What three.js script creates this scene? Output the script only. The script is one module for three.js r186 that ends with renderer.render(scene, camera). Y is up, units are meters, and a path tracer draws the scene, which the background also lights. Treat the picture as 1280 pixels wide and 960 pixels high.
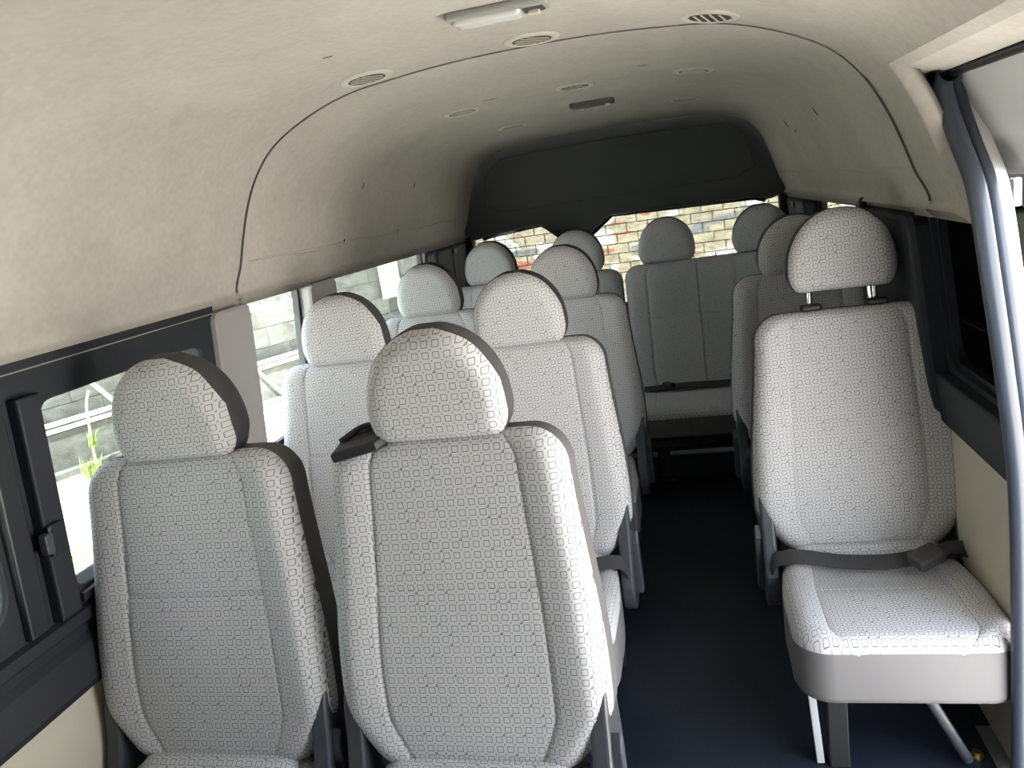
import * as THREE from 'three';
import { RoundedBoxGeometry } from 'three/addons/geometries/RoundedBoxGeometry.js';
import { mergeGeometries, mergeVertices } from 'three/addons/utils/BufferGeometryUtils.js';

// ---------- camera, sky, sun, exposure ----------
const scene = new THREE.Scene();
const camera = new THREE.PerspectiveCamera(2 * Math.atan(480 / 970) * 180 / Math.PI, 4 / 3, 0.02, 200);
camera.position.set(0.315, 1.30, 0);
camera.quaternion.setFromRotationMatrix(new THREE.Matrix4().makeBasis(
  new THREE.Vector3(0.96813841, -0.14440661, -0.20458432),
  new THREE.Vector3(0.08965972, 0.96271075, -0.25524329),
  new THREE.Vector3(0.23381434, 0.22876786, 0.94498472)));
const renderer = new THREE.WebGLRenderer({ antialias: true });
renderer.toneMapping = THREE.LinearToneMapping;
renderer.toneMappingExposure = 7.2;
renderer.shadowMap.enabled = true;
{ // hazy tropical sky: white at the horizon, pale blue overhead
  const w = 64, h = 32, d = new Float32Array(w * h * 4);
  for (let j = 0; j < h; j++) {
    const e = Math.max(0, ((j + 0.5) / h - 0.5) * 2), t = Math.pow(e, 0.7);
    for (let i = 0; i < w; i++) d.set([1.2 - 0.45 * t, 1.23 - 0.35 * t, 1.3 - 0.17 * t, 1], (j * w + i) * 4);
  }
  const sky = new THREE.DataTexture(d, w, h, THREE.RGBAFormat, THREE.FloatType);
  sky.mapping = THREE.EquirectangularReflectionMapping; sky.magFilter = THREE.LinearFilter; sky.needsUpdate = true;
  scene.background = sky; scene.environment = sky;
}
const sun = new THREE.DirectionalLight(new THREE.Color(1, 0.97, 0.93), 12);
sun.position.set(-0.7, 13, 7.5); sun.target.position.set(0, 0, -3);
sun.castShadow = true; sun.shadow.radius = 2; sun.shadow.mapSize.set(2048, 2048);
Object.assign(sun.shadow.camera, { left: -12, right: 12, top: 12, bottom: -12, near: 1, far: 45 });
scene.add(sun, sun.target);

// ---------- helpers ----------
let seed = 20240;
const rnd = () => { seed = (seed * 1664525 + 1013904223) >>> 0; return seed / 4294967296; };
const V = (x, y, z) => new THREE.Vector3(x, y, z);
const used = {};
function numbered(n) { const k = used[n] = (used[n] ?? -1) + 1; return k ? n + '_' + String(k).padStart(3, '0') : n; }
function mesh(name, geo, mat, parent) { const m = new THREE.Mesh(geo, mat); m.name = parent ? name : numbered(name); (parent ?? scene).add(m); return m; }
function group(name, parent) { const g = new THREE.Group(); g.name = parent ? name : numbered(name); (parent ?? scene).add(g); return g; }
function tag(o, label, category, grp) { o.userData.label = label; o.userData.category = category; if (grp) o.userData.group = grp; return o; }
function struct(o, label, category) { o.userData.kind = 'structure'; if (label) { o.userData.label = label; o.userData.category = category; } return o; }
function box(w, h, d, x = 0, y = 0, z = 0, r = 0) {
  const g = r ? new RoundedBoxGeometry(w, h, d, 2, Math.min(r, w / 2.01, h / 2.01, d / 2.01)) : new THREE.BoxGeometry(w, h, d);
  return g.translate(x, y, z);
}
const merge = (list) => mergeGeometries(list.map((g) => { const q = g.index ? g.toNonIndexed() : g; for (const k of Object.keys(q.attributes)) if (!['position', 'normal', 'uv'].includes(k)) q.deleteAttribute(k); return q; }));
function tube(pts, r, seg = 24, rs = 8) { return new THREE.TubeGeometry(new THREE.CatmullRomCurve3(pts.map((p) => V(...p)), false, 'centripetal'), seg, r, rs, false); }
function rod(a, b, r, rs = 10) {
  const A = V(...a), B = V(...b), d = B.clone().sub(A), g = new THREE.CylinderGeometry(r, r, d.length(), rs);
  g.applyQuaternion(new THREE.Quaternion().setFromUnitVectors(V(0, 1, 0), d.clone().normalize()));
  return g.translate(...A.add(B).multiplyScalar(0.5).toArray());
}
// a strip of webbing: path points, the direction across it at each, width and thickness
function ribbon(path, across, w, t) {
  const n = path.length, pos = [], idx = [];
  for (let i = 0; i < n; i++) {
    const p = V(...path[i]), a = V(...(Array.isArray(across[0]) ? across[i] : across)).normalize();
    const tan = V(...path[Math.min(n - 1, i + 1)]).sub(V(...path[Math.max(0, i - 1)])).normalize();
    const nn = tan.clone().cross(a).normalize();
    for (const [s, q] of [[-1, -1], [1, -1], [1, 1], [-1, 1]]) pos.push(...p.clone().addScaledVector(a, s * w / 2).addScaledVector(nn, q * t / 2).toArray());
    if (i) for (let k = 0; k < 4; k++) { const a0 = (i - 1) * 4 + k, a1 = (i - 1) * 4 + (k + 1) % 4, b0 = a0 + 4, b1 = a1 + 4; idx.push(a0, b0, a1, a1, b0, b1); }
  }
  idx.push(0, 1, 2, 0, 2, 3, (n - 1) * 4, (n - 1) * 4 + 2, (n - 1) * 4 + 1, (n - 1) * 4, (n - 1) * 4 + 3, (n - 1) * 4 + 2);
  let g = new THREE.BufferGeometry(); g.setAttribute('position', new THREE.Float32BufferAttribute(pos, 3)); g.setIndex(idx);
  g = g.toNonIndexed(); g.computeVertexNormals(); return g;
}
function smooth(path, n) { const c = new THREE.CatmullRomCurve3(path.map((p) => V(...p)), false, 'centripetal'); return c.getPoints(n).map((p) => p.toArray()); }
function extrude(pts, depth, bevel = 0, holes = [], seg = 2) {
  const s = pts instanceof THREE.Shape ? pts : new THREE.Shape(pts.map((p) => new THREE.Vector2(...p)));
  s.holes.push(...holes);
  return new THREE.ExtrudeGeometry(s, { depth, bevelEnabled: bevel > 0, bevelSize: bevel, bevelThickness: bevel, bevelSegments: seg, curveSegments: 8 });
}
function roundRect(x0, y0, x1, y1, r, Kind = THREE.Path) {
  const s = new Kind();
  s.moveTo(x0 + r, y0); s.lineTo(x1 - r, y0); s.quadraticCurveTo(x1, y0, x1, y0 + r); s.lineTo(x1, y1 - r); s.quadraticCurveTo(x1, y1, x1 - r, y1);
  s.lineTo(x0 + r, y1); s.quadraticCurveTo(x0, y1, x0, y1 - r); s.lineTo(x0, y0 + r); s.quadraticCurveTo(x0, y0, x0 + r, y0);
  return s;
}
// value noise in 2D, tiling every n cells
function noise2(n, s) {
  const g = []; let q = s >>> 0; for (let i = 0; i < n * n; i++) { q = (q * 1664525 + 1013904223) >>> 0; g.push(q / 4294967296); }
  return (x, y) => {
    x *= n; y *= n; const xi = Math.floor(x), yi = Math.floor(y), fx = x - xi, fy = y - yi, u = fx * fx * (3 - 2 * fx), v = fy * fy * (3 - 2 * fy);
    const a = (i, j) => g[((yi + j) % n + n) % n * n + ((xi + i) % n + n) % n];
    return (a(0, 0) * (1 - u) + a(1, 0) * u) * (1 - v) + (a(0, 1) * (1 - u) + a(1, 1) * u) * v;
  };
}
function dataTex(w, h, fn, srgb = true) {
  const d = new Uint8Array(w * h * 4);
  for (let j = 0; j < h; j++) for (let i = 0; i < w; i++) { const c = fn(i / w, j / h); const o = (j * w + i) * 4; d[o] = Math.max(0, Math.min(255, c[0])); d[o + 1] = Math.max(0, Math.min(255, c[1])); d[o + 2] = Math.max(0, Math.min(255, c[2])); d[o + 3] = 255; }
  const t = new THREE.DataTexture(d, w, h); t.wrapS = t.wrapT = THREE.RepeatWrapping; t.magFilter = t.minFilter = THREE.LinearFilter; if (srgb) t.colorSpace = THREE.SRGBColorSpace; t.needsUpdate = true; return t;
}

// ---------- materials ----------
// seat fabric: little outlined squares on a 2 cm grid, a dot between every four, now and then a corner stroke or an orange fleck
function fabricTexture(base, line, dot, accent, contrast) {
  const c = document.createElement('canvas'); c.width = c.height = 1024; const x = c.getContext('2d'), S = 128;
  x.fillStyle = base; x.fillRect(0, 0, 1024, 1024);
  let q = 77; const r = () => { q = (q * 1664525 + 1013904223) >>> 0; return q / 4294967296; };
  for (let k = 0; k < 9000; k++) { x.fillStyle = r() < 0.5 ? 'rgba(255,255,255,0.05)' : 'rgba(60,60,60,0.05)'; x.fillRect(r() * 1024, r() * 1024, 3 + r() * 9, 3); }
  for (let j = 0; j < 8; j++) for (let i = 0; i < 8; i++) {
    const cx = i * S + 64, cy = j * S + 64, a = 37;
    x.lineWidth = 8; x.strokeStyle = line; x.globalAlpha = contrast * (0.75 + 0.25 * r());
    x.beginPath(); x.moveTo(cx - a + 10, cy - a); x.lineTo(cx + a - 10, cy - a); x.quadraticCurveTo(cx + a, cy - a, cx + a, cy - a + 10); x.lineTo(cx + a, cy + a - 10); x.quadraticCurveTo(cx + a, cy + a, cx + a - 10, cy + a);
    x.lineTo(cx - a + 10, cy + a); x.quadraticCurveTo(cx - a, cy + a, cx - a, cy + a - 10); x.lineTo(cx - a, cy - a + 10); x.quadraticCurveTo(cx - a, cy - a, cx - a + 10, cy - a); x.stroke();
    const k = r(), dx = i * S, dy = j * S;
    if (k < 0.14 && i && j) { x.lineWidth = 9; x.strokeStyle = line; x.globalAlpha = contrast; x.beginPath(); x.moveTo(dx - 22, dy + 14); x.lineTo(dx + 14, dy + 14); x.lineTo(dx + 14, dy - 22); x.stroke(); }
    x.fillStyle = k > 0.93 && i && j ? accent : dot; x.globalAlpha = 0.75 * contrast;
    for (const [ox, oy] of [[0, 0], [1024, 0], [0, 1024], [1024, 1024]]) { if ((ox && i) || (oy && j)) continue; x.beginPath(); x.arc(dx + ox, dy + oy, 13, 0, 7); x.fill(); }
  }
  const t = new THREE.CanvasTexture(c); t.colorSpace = THREE.SRGBColorSpace; t.wrapS = t.wrapT = THREE.RepeatWrapping; t.anisotropy = 8; return t;
}
const weave = dataTex(128, 128, (u, v) => { const s = 128 + 60 * Math.sin(u * Math.PI * 64) * Math.sin(v * Math.PI * 64) + 40 * (rnd() - 0.5); return [s, s, s]; }, false);
const S = (o) => new THREE.MeshStandardMaterial(o);
const lin = (r, g, b) => new THREE.Color().setRGB(r, g, b);
const M = {
  fabric: S({ map: fabricTexture('rgb(193,192,192)', 'rgb(88,92,92)', 'rgb(126,128,130)', 'rgb(190,128,72)', 0.95), roughness: 0.95, bumpMap: weave, bumpScale: 0.0004 }),
  sideVinyl: S({ color: lin(0.09, 0.085, 0.084), roughness: 0.75 }),
  headShell: S({ color: lin(0.05, 0.046, 0.046), roughness: 0.85 }),
  skirt: S({ color: lin(0.15, 0.144, 0.142), roughness: 0.7 }),
  blackPlastic: S({ color: lin(0.014, 0.015, 0.018), roughness: 0.42 }),
  greyPlastic: S({ color: lin(0.05, 0.055, 0.062), roughness: 0.4 }),
  webbing: S({ color: lin(0.045, 0.044, 0.044), roughness: 0.7 }),
  chrome: S({ color: lin(0.75, 0.75, 0.75), roughness: 0.15, metalness: 1 }),
  paintedSteel: S({ color: lin(0.02, 0.021, 0.022), roughness: 0.5 }),
  galvanised: S({ color: lin(0.62, 0.63, 0.62), roughness: 0.45, metalness: 0.3 }),
  brass: S({ color: lin(0.55, 0.42, 0.18), roughness: 0.35, metalness: 1 }),
  pillar: S({ color: lin(0.29, 0.272, 0.265), roughness: 0.7 }),
  darkTrim: S({ color: lin(0.016, 0.018, 0.022), roughness: 0.65 }),
  sillTrim: S({ color: lin(0.01, 0.012, 0.017), roughness: 0.65 }),
  cream: S({ color: lin(0.52, 0.48, 0.37), roughness: 0.75 }),
  rearTrim: S({ color: lin(0.075, 0.08, 0.078), roughness: 0.8 }),
  ventPlastic: S({ color: lin(0.46, 0.43, 0.36), roughness: 0.5 }),
  piping: S({ color: lin(0.1, 0.092, 0.08), roughness: 0.95 }),
  mortar: S({ color: lin(0.26, 0.245, 0.21), roughness: 0.95 }),
  lampHousing: S({ color: lin(0.26, 0.255, 0.235), roughness: 0.4 }),
  ventDark: S({ color: lin(0.02, 0.02, 0.02), roughness: 0.8 }),
  bodyPaint: S({ color: lin(0.78, 0.78, 0.77), roughness: 0.25 }),
  rubber: S({ color: lin(0.045, 0.055, 0.075), roughness: 0.35 }),
  doorTrim: S({ color: lin(0.085, 0.088, 0.088), roughness: 0.65 }),
  lens: S({ color: lin(0.5, 0.5, 0.48), roughness: 0.1 }),
  whitePipe: S({ color: lin(0.8, 0.8, 0.8), roughness: 0.45 }),
  glass: new THREE.MeshPhysicalMaterial({ color: lin(0.88, 0.92, 0.9), transmission: 1, thickness: 0, roughness: 0, ior: 1.5 }),
  privacyGlass: new THREE.MeshPhysicalMaterial({ color: lin(0.24, 0.25, 0.245), transmission: 1, thickness: 0, roughness: 0, ior: 1.5 }),
  cabGlass: new THREE.MeshPhysicalMaterial({ color: lin(0.12, 0.13, 0.13), transmission: 1, thickness: 0, roughness: 0, ior: 1.5 }),
  sideGlass: new THREE.MeshPhysicalMaterial({ color: lin(0.62, 0.655, 0.64), transmission: 1, thickness: 0, roughness: 0, ior: 1.5 }),
  quarterGlass: new THREE.MeshPhysicalMaterial({ color: lin(0.42, 0.445, 0.435), transmission: 1, thickness: 0, roughness: 0, ior: 1.5 }),
  tintGlass: new THREE.MeshPhysicalMaterial({ color: lin(0.07, 0.078, 0.08), transmission: 1, thickness: 0, roughness: 0, ior: 1.5, specularIntensity: 0.15 }),
};
{ // headliner cloth: warm grey, faint mottling, scuffs and small dark tears where the clips pulled
  const a = noise2(7, 3), b = noise2(23, 5), f = noise2(160, 9);
  const t = dataTex(1024, 1024, (u, v) => { const n = (a(u, v) - 0.5) * 9 + (b(u, v) - 0.5) * 6 + (f(u, v) - 0.5) * 8; return [168 + n, 163 + n, 154 + n]; });
  M.headliner = S({ map: t, roughness: 0.95, bumpMap: weave, bumpScale: 0.0003 });
}
{ // floor vinyl, near black with a fine grain
  const f = noise2(200, 4), a = noise2(9, 6);
  M.floor = S({ map: dataTex(512, 512, (u, v) => { const n = (f(u, v) - 0.5) * 8 + (a(u, v) - 0.5) * 8; return [34 + n, 40 + n, 50 + n]; }), roughness: 0.33 });
}
{
  const a = noise2(6, 11), b = noise2(17, 12), c = noise2(60, 13), d = noise2(180, 14);
  M.concrete = S({ map: dataTex(1024, 512, (u, v) => {
    const st = a(u * 3, v * 0.4) * 0.5 + b(u * 2, v * 0.7) * 0.35, n = (c(u, v) - 0.5) * 22 + (d(u, v) - 0.5) * 14, s = Math.max(0, st - 0.42) * 100;
    return [84 - s + n, 84 - s + n, 80 - s + n];
  }), roughness: 0.95 });
  const e = noise2(9, 21), h = noise2(31, 22), p = noise2(11, 33), r = noise2(14, 44);
  M.block = S({ map: dataTex(1024, 512, (u, v) => {
    const n = (c(u, v) - 0.5) * 34 + (d(u, v) - 0.5) * 26 + (h(u, v) - 0.5) * 30;
    let k = [196 + n, 187 + n, 163 + n];
    const w = e(u * 1.3, v * 1.6) + (h(u, v) - 0.5) * 0.35, m = p(u, v * 1.5) + (c(u, v) - 0.5) * 0.3, q = r(u, v * 2) + (h(u, v) - 0.5) * 0.3;
    if (w > 0.56) k = [222 + n, 222 + n, 218 + n]; else if (m > 0.68) k = [150 + n, 153 + n, 154 + n]; else if (q > 0.86) k = [196 + n, 128 + n * 0.6, 112 + n * 0.6];
    return k;
  }), roughness: 0.95 });
  M.ground = S({ map: dataTex(1024, 1024, (u, v) => {
    const n = (c(u * 2, v * 2) - 0.5) * 40 + (d(u * 3, v * 3) - 0.5) * 45, s = b(u * 2, v * 2) * 0.6 + a(u * 3, v * 3) * 0.4;
    return s > 0.5 ? [193 + n, 188 + n, 175 + n] : [172 + n, 170 + n, 165 + n];
  }), roughness: 1 });
  M.creamWall = S({ map: dataTex(256, 256, (u, v) => { const n = (c(u, v) - 0.5) * 16; return [205 + n, 198 + n, 176 + n]; }), roughness: 0.9 });
}

// ---------- van shell: floor, walls ----------
const GY = -0.65;                                                // street level below the van floor
const wx = (y) => 0.895 - Math.max(0, y - 0.6) * 0.1;            // the sides lean in above the sill
function uvBox(g, s) { // uv in metres by dominant axis
  const p = g.attributes.position, n = g.attributes.normal, uv = new Float32Array(p.count * 2);
  for (let i = 0; i < p.count; i++) {
    const ax = Math.abs(n.getX(i)), ay = Math.abs(n.getY(i)), az = Math.abs(n.getZ(i));
    const [a, b] = ay > ax && ay > az ? [p.getX(i), p.getZ(i)] : ax > az ? [p.getZ(i), p.getY(i)] : [p.getX(i), p.getY(i)];
    uv[i * 2] = a * s; uv[i * 2 + 1] = b * s;
  }
  g.setAttribute('uv', new THREE.BufferAttribute(uv, 2)); return g;
}
struct(mesh('floor', uvBox(box(1.84, 0.06, 5.7, 0, -0.03, -1.2), 1), M.floor), 'near-black vinyl floor of the van running down the aisle', 'floor');
// side panels are drawn in (z, y), given a thickness outwards and leaned in
function sidePanel(shape, side, thick, holes = [], lean = true, off = 0, bevel = 0) {
  const g = extrude(shape, thick, bevel, holes);
  const p = g.attributes.position;
  for (let i = 0; i < p.count; i++) { const z = p.getX(i), y = p.getY(i), d = p.getZ(i); p.setXYZ(i, side * ((lean ? wx(y) : 0.895) + d + off), y, z); }
  if (side > 0) { const a = g.attributes.position.array; for (let i = 0; i < a.length; i += 9) for (let k = 0; k < 3; k++) [a[i + 3 + k], a[i + 6 + k]] = [a[i + 6 + k], a[i + 3 + k]]; }
  g.computeVertexNormals(); return g;
}
const rect = (z0, y0, z1, y1) => [[z0, y0], [z1, y0], [z1, y1], [z0, y1]];
const wallLeft = struct(group('wall_left'), 'left side wall of the van with three windows and cream lower panel', 'wall');
mesh('lower_panel', sidePanel(rect(-3.98, -0.1, 1.5, 0.53), -1, 0.05, [], true, -0.012), M.cream, wallLeft);
mesh('upper_panel', sidePanel(rect(-3.98, 0.50, 1.5, 1.5), -1, 0.034, [
  roundRect(-1.665, 0.665, -0.30, 1.15, 0.05), roundRect(-2.20, 0.70, -1.845, 1.20, 0.06), roundRect(-3.40, 0.70, -2.385, 1.20, 0.06), roundRect(-0.18, 0.72, 0.85, 1.30, 0.08)]), M.pillar, wallLeft);
{ // sill trim: stepped black plastic under the first window
  const prof = [[0, 0.515], [0.028, 0.515], [0.034, 0.53], [0.03, 0.60], [0.018, 0.615], [0.018, 0.632], [0.03, 0.642], [0.03, 0.665], [0.012, 0.675], [0.012, 0.69], [0, 0.70], [-0.02, 0.70], [-0.02, 0.515]];
  const mk = (side, z0, z1) => { const g = extrude(prof.map(([d, y]) => [d, y]), z1 - z0); const p = g.attributes.position; for (let i = 0; i < p.count; i++) { const d = p.getX(i), y = p.getY(i); p.setXYZ(i, side * (wx(y) - d), y, z0 + p.getZ(i)); } g.computeVertexNormals(); return g; };
  mesh('sill_trim', mk(-1, -3.4, 0.9), M.sillTrim, wallLeft);
}
{ // raised taupe pillar covers between the left windows
  for (const [z0, z1, m] of [[-1.835, -1.685, M.pillar], [-2.375, -2.21, M.pillar]])
    mesh('pillar_cover', sidePanel(roundRect(z0, 0.69, z1, 1.13, 0.02, THREE.Shape), -1, 0.02, [], true, -0.02, 0.012), m, wallLeft);
  mesh('rear_pillar_cover', sidePanel(roundRect(-3.93, 0.5, -3.43, 1.115, 0.03, THREE.Shape), -1, 0.03, [], true, -0.04, 0.015), M.darkTrim, wallLeft);
}
const wallRight = struct(group('wall_right'), 'right side wall of the van behind the open sliding doorway', 'wall');
mesh('lower_panel', sidePanel(rect(-3.98, -0.1, -1.53, 0.655), 1, 0.03, [], true, -0.012), M.cream, wallRight);
mesh('upper_panel', sidePanel([[-3.98, 0.60], [-1.535, 0.60], [-1.54, 1.0], [-1.57, 1.2], [-1.65, 1.34], [-1.68, 1.5], [-3.98, 1.5]], 1, 0.03, [
  roundRect(-1.91, 0.785, -1.56, 1.165, 0.07), roundRect(-3.40, 0.70, -2.43, 1.20, 0.06)]), M.darkTrim, wallRight);
mesh('sill_trim', sidePanel([[-3.4, 0.655], [-1.525, 0.655], [-1.525, 0.765], [-3.4, 0.765]], 1, 0.03, [], true, -0.024, 0.006), M.sillTrim, wallRight);
mesh('pillar_cover', sidePanel(roundRect(-2.415, 0.62, -1.93, 1.125, 0.03, THREE.Shape), 1, 0.03, [], true, -0.03, 0.015), M.darkTrim, wallRight);
mesh('rear_pillar_cover', sidePanel(roundRect(-3.93, 0.5, -3.43, 1.115, 0.03, THREE.Shape), 1, 0.03, [], true, -0.04, 0.015), M.darkTrim, wallRight);
mesh('door_header', sidePanel(rect(-1.63, 1.42, 1.5, 1.62), 1, 0.06), M.pillar, wallRight);
mesh('cab_side', sidePanel(rect(-0.5, -0.1, 1.5, 1.43), 1, 0.05, [roundRect(-0.12, 0.72, 0.85, 1.30, 0.08)]), M.pillar, wallRight);
mesh('door_sill', box(0.16, 0.06, 1.2, 0.93, -0.03, -1.08), M.bodyPaint, wallRight);

// the front of the cab, behind the photographer
const wallFront = struct(group('wall_front'), 'front of the cab with windscreen opening', 'wall');
mesh('dashboard', box(1.8, 0.95, 0.25, 0, 0.375, 1.45, 0.05), M.blackPlastic, wallFront);
mesh('windscreen_post', box(0.09, 0.75, 0.09, 0.80, 1.2, 1.15).rotateX(0), M.pillar, wallFront);
mesh('windscreen_post', box(0.09, 0.75, 0.09, -0.80, 1.2, 1.15), M.pillar, wallFront);

// windows on the left
function windowPane(name, z0, y0, z1, y1, side, label, glass = M.glass) {
  const w = struct(group(name), label, 'window');
  mesh('glass', sidePanel(roundRect(z0, y0, z1, y1, 0.04, THREE.Shape), side, 0.004, [], true, 0.03), glass, w);
  return w;
}
const w1 = windowPane('window_1', -1.665, 0.665, -0.30, 1.15, -1, 'sliding side window in a wide black frame beside the first seats', M.sideGlass);
mesh('frame', sidePanel(roundRect(-1.69, 0.645, -0.28, 1.215, 0.05, THREE.Shape), -1, 0.05, [roundRect(-1.625, 0.70, -1.125, 1.078, 0.035), roundRect(-0.985, 0.72, -0.33, 1.09, 0.07)], true, -0.012, 0.006), M.sillTrim, w1);
mesh('sill_channel', sidePanel(rect(-1.62, 0.682, -1.13, 0.694), -1, 0.016, [], true, -0.028, 0.003), M.blackPlastic, w1);
mesh('meeting_stile', sidePanel([[-1.105, 0.68], [-1.065, 0.68], [-1.065, 1.09], [-1.105, 1.09]], -1, 0.02, [], true, -0.036, 0.005), M.sillTrim, w1);
mesh('meeting_stile', sidePanel([[-1.035, 0.68], [-1.0, 0.68], [-1.0, 1.09], [-1.035, 1.09]], -1, 0.014, [], true, -0.03, 0.004), M.blackPlastic, w1);
{ const l = mesh('latch', sidePanel(roundRect(-1.095, 0.805, -1.062, 0.86, 0.006, THREE.Shape), -1, 0.012, [], true, -0.048, 0.003), M.blackPlastic, w1);
  mesh('latch_grip', sidePanel(roundRect(-1.062, 0.815, -1.048, 0.85, 0.004, THREE.Shape), -1, 0.012, [], true, -0.052, 0.002), M.greyPlastic, l); }
for (const [n, z0, z1, lab] of [['window_2', -2.20, -1.845, 'narrow fixed side window between the two taupe pillars'], ['window_3', -3.40, -2.385, 'long fixed side window ahead of the rear corner']]) {
  const w = windowPane(n, z0, 0.70, z1, 1.20, -1, lab, n === 'window_3' ? M.sideGlass : M.glass);
  mesh('seal', sidePanel(roundRect(z0 - 0.005, 0.695, z1 + 0.005, 1.205, 0.06, THREE.Shape), -1, 0.02, [roundRect(z0 + 0.014, 0.715, z1 - 0.006, 1.185, 0.05)], true, 0.012), M.blackPlastic, w);
}
windowPane('window_4', -0.18, 0.72, 0.85, 1.30, -1, 'front door window of the cab on the driver side', M.cabGlass);
// right windows
{
  const w = windowPane('window_5', -1.91, 0.785, -1.56, 1.165, 1, 'dark side window next to the doorway with the open door behind it', M.tintGlass);
  mesh('seal', sidePanel(roundRect(-1.915, 0.78, -1.555, 1.17, 0.07, THREE.Shape), 1, 0.02, [roundRect(-1.90, 0.80, -1.57, 1.15, 0.06)], true, 0.012), M.blackPlastic, w);
  const w6 = windowPane('window_6', -3.40, 0.70, -2.43, 1.20, 1, 'long side window behind the wide dark pillar', M.quarterGlass);
  mesh('seal', sidePanel(roundRect(-3.405, 0.695, -2.425, 1.205, 0.06, THREE.Shape), 1, 0.02, [roundRect(-3.386, 0.715, -2.436, 1.185, 0.05)], true, 0.012), M.blackPlastic, w6);
  windowPane('window_7', -0.12, 0.72, 0.85, 1.30, 1, 'front door window of the cab on the passenger side', M.cabGlass);
  const ws = struct(group('window_8'), 'windscreen of the cab', 'window');
  const g = new THREE.BoxGeometry(1.6, 1.05, 0.005); mesh('glass', g, M.cabGlass, ws); ws.position.set(0, 1.15, 1.22); ws.rotation.x = -0.55;
}

// ---------- ceiling ----------
const PF = [[0.800, 1.158], [0.812, 1.172], [0.806, 1.195], [0.786, 1.235], [0.768, 1.285], [0.738, 1.36], [0.695, 1.437], [0.632, 1.503], [0.53, 1.556], [0.42, 1.59], [0.30, 1.605], [0.15, 1.6155], [0, 1.618]];
const PB = [[0.775, 1.150], [0.786, 1.162], [0.782, 1.183], [0.764, 1.22], [0.747, 1.275], [0.72, 1.36], [0.688, 1.437], [0.62, 1.507], [0.52, 1.543], [0.40, 1.557], [0.28, 1.562], [0.14, 1.5655], [0, 1.567]];
const NP = 72;
const curveOf = (P) => new THREE.CatmullRomCurve3([...P.map(([x, y]) => V(x, y, 0)), ...P.slice(0, -1).reverse().map(([x, y]) => V(-x, y, 0))], false, 'centripetal');
const cF = curveOf(PF).getPoints(NP), cB = curveOf(PB).getPoints(NP);
const ZS = -1.80, ZB = -3.93;
function ceilingPoint(i, z) { const t = Math.max(0, Math.min(1, (z - ZS) / (ZB - ZS))); return cF[i].clone().lerp(cB[i], t * (0.7 + 0.3 * t)); }
function ceilingY(x, z) { for (let i = 0; i < NP; i++) { const a = ceilingPoint(i, z), b = ceilingPoint(i + 1, z); if (a.y > 1.2 && a.x >= x && b.x <= x) return a.y + (b.y - a.y) * (a.x - x) / Math.max(1e-6, a.x - b.x); } return 1.6; }
function ceilX(y, z) { for (let i = 3; i < NP / 2; i++) { const a = ceilingPoint(i, z), b = ceilingPoint(i + 1, z); if (a.y <= y && b.y >= y) return a.x + (b.x - a.x) * (y - a.y) / (b.y - a.y); } return 0.78; }
// a headliner panel from z0 to z1 over section points i0..i1 with a thickness, its cut ends rolled
function linerPanel(z0, z1, i0, i1, nz, roll = 0.004) {
  const zs = []; for (let k = 0; k <= nz; k++) zs.push(z0 + (z1 - z0) * k / nz);
  const s = Math.sign(z1 - z0), rings = [];
  const lift = (z, up) => { const r = []; for (let i = i0; i <= i1; i++) { const a = ceilingPoint(Math.max(0, i - 1), z), b = ceilingPoint(Math.min(NP, i + 1), z), n = V(-(b.y - a.y), b.x - a.x, 0).normalize().multiplyScalar(-up); const p = ceilingPoint(i, z); r.push(V(p.x - n.x * -1, p.y + n.y, z)); } return r; };
  // outward normal of the section (away from the cabin)
  const off = (z, d) => { const r = []; for (let i = i0; i <= i1; i++) { const a = ceilingPoint(Math.max(0, i - 1), z), b = ceilingPoint(Math.min(NP, i + 1), z), p = ceilingPoint(i, z); const t = b.clone().sub(a).normalize(); r.push(V(p.x + t.y * d, p.y - t.x * d, z)); } return r; };
  rings.push(off(z0, 0.03), off(z0, roll), off(z0 + s * roll, 0), ...zs.slice(1, -1).map((z) => off(z, 0)), off(z1 - s * roll, 0), off(z1, roll), off(z1, 0.03));
  const n = i1 - i0 + 1, pos = [], uv = [], idx = [];
  let L = 0; const len = rings[2].map((p, i) => (i ? (L += p.distanceTo(rings[2][i - 1])) : 0));
  for (const r of rings) r.forEach((p, i) => { pos.push(p.x, p.y, p.z); uv.push(len[i] * 0.7, p.z * 0.7); });
  for (let k = 0; k < rings.length; k++) { const k2 = (k + 1) % rings.length; for (let i = 0; i < n - 1; i++) { const a = k * n + i, b = k2 * n + i; if (s < 0) idx.push(a, a + 1, b, b, a + 1, b + 1); else idx.push(a, b, a + 1, b, b + 1, a + 1); } }
  let g = new THREE.BufferGeometry(); g.setAttribute('position', new THREE.Float32BufferAttribute(pos, 3)); g.setAttribute('uv', new THREE.Float32BufferAttribute(uv, 2)); g.setIndex(idx); g.computeVertexNormals(); return g;
}
const ceiling = struct(group('ceiling'), 'warm grey cloth headliner arching over the cabin with a sewn seam', 'ceiling');
let iCut = 0; while (cF[iCut].y < 1.425) iCut++;
mesh('headliner_panel', linerPanel(1.15, -1.7965, iCut, NP, 24, 0.006), M.headliner, ceiling);
mesh('corner_pad', linerPanel(-1.585, -1.7965, 0, iCut, 8, 0.014), M.headliner, ceiling);
mesh('headliner_panel', linerPanel(-1.7995, ZB, 0, NP, 34, 0.006), M.headliner, ceiling);
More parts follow.
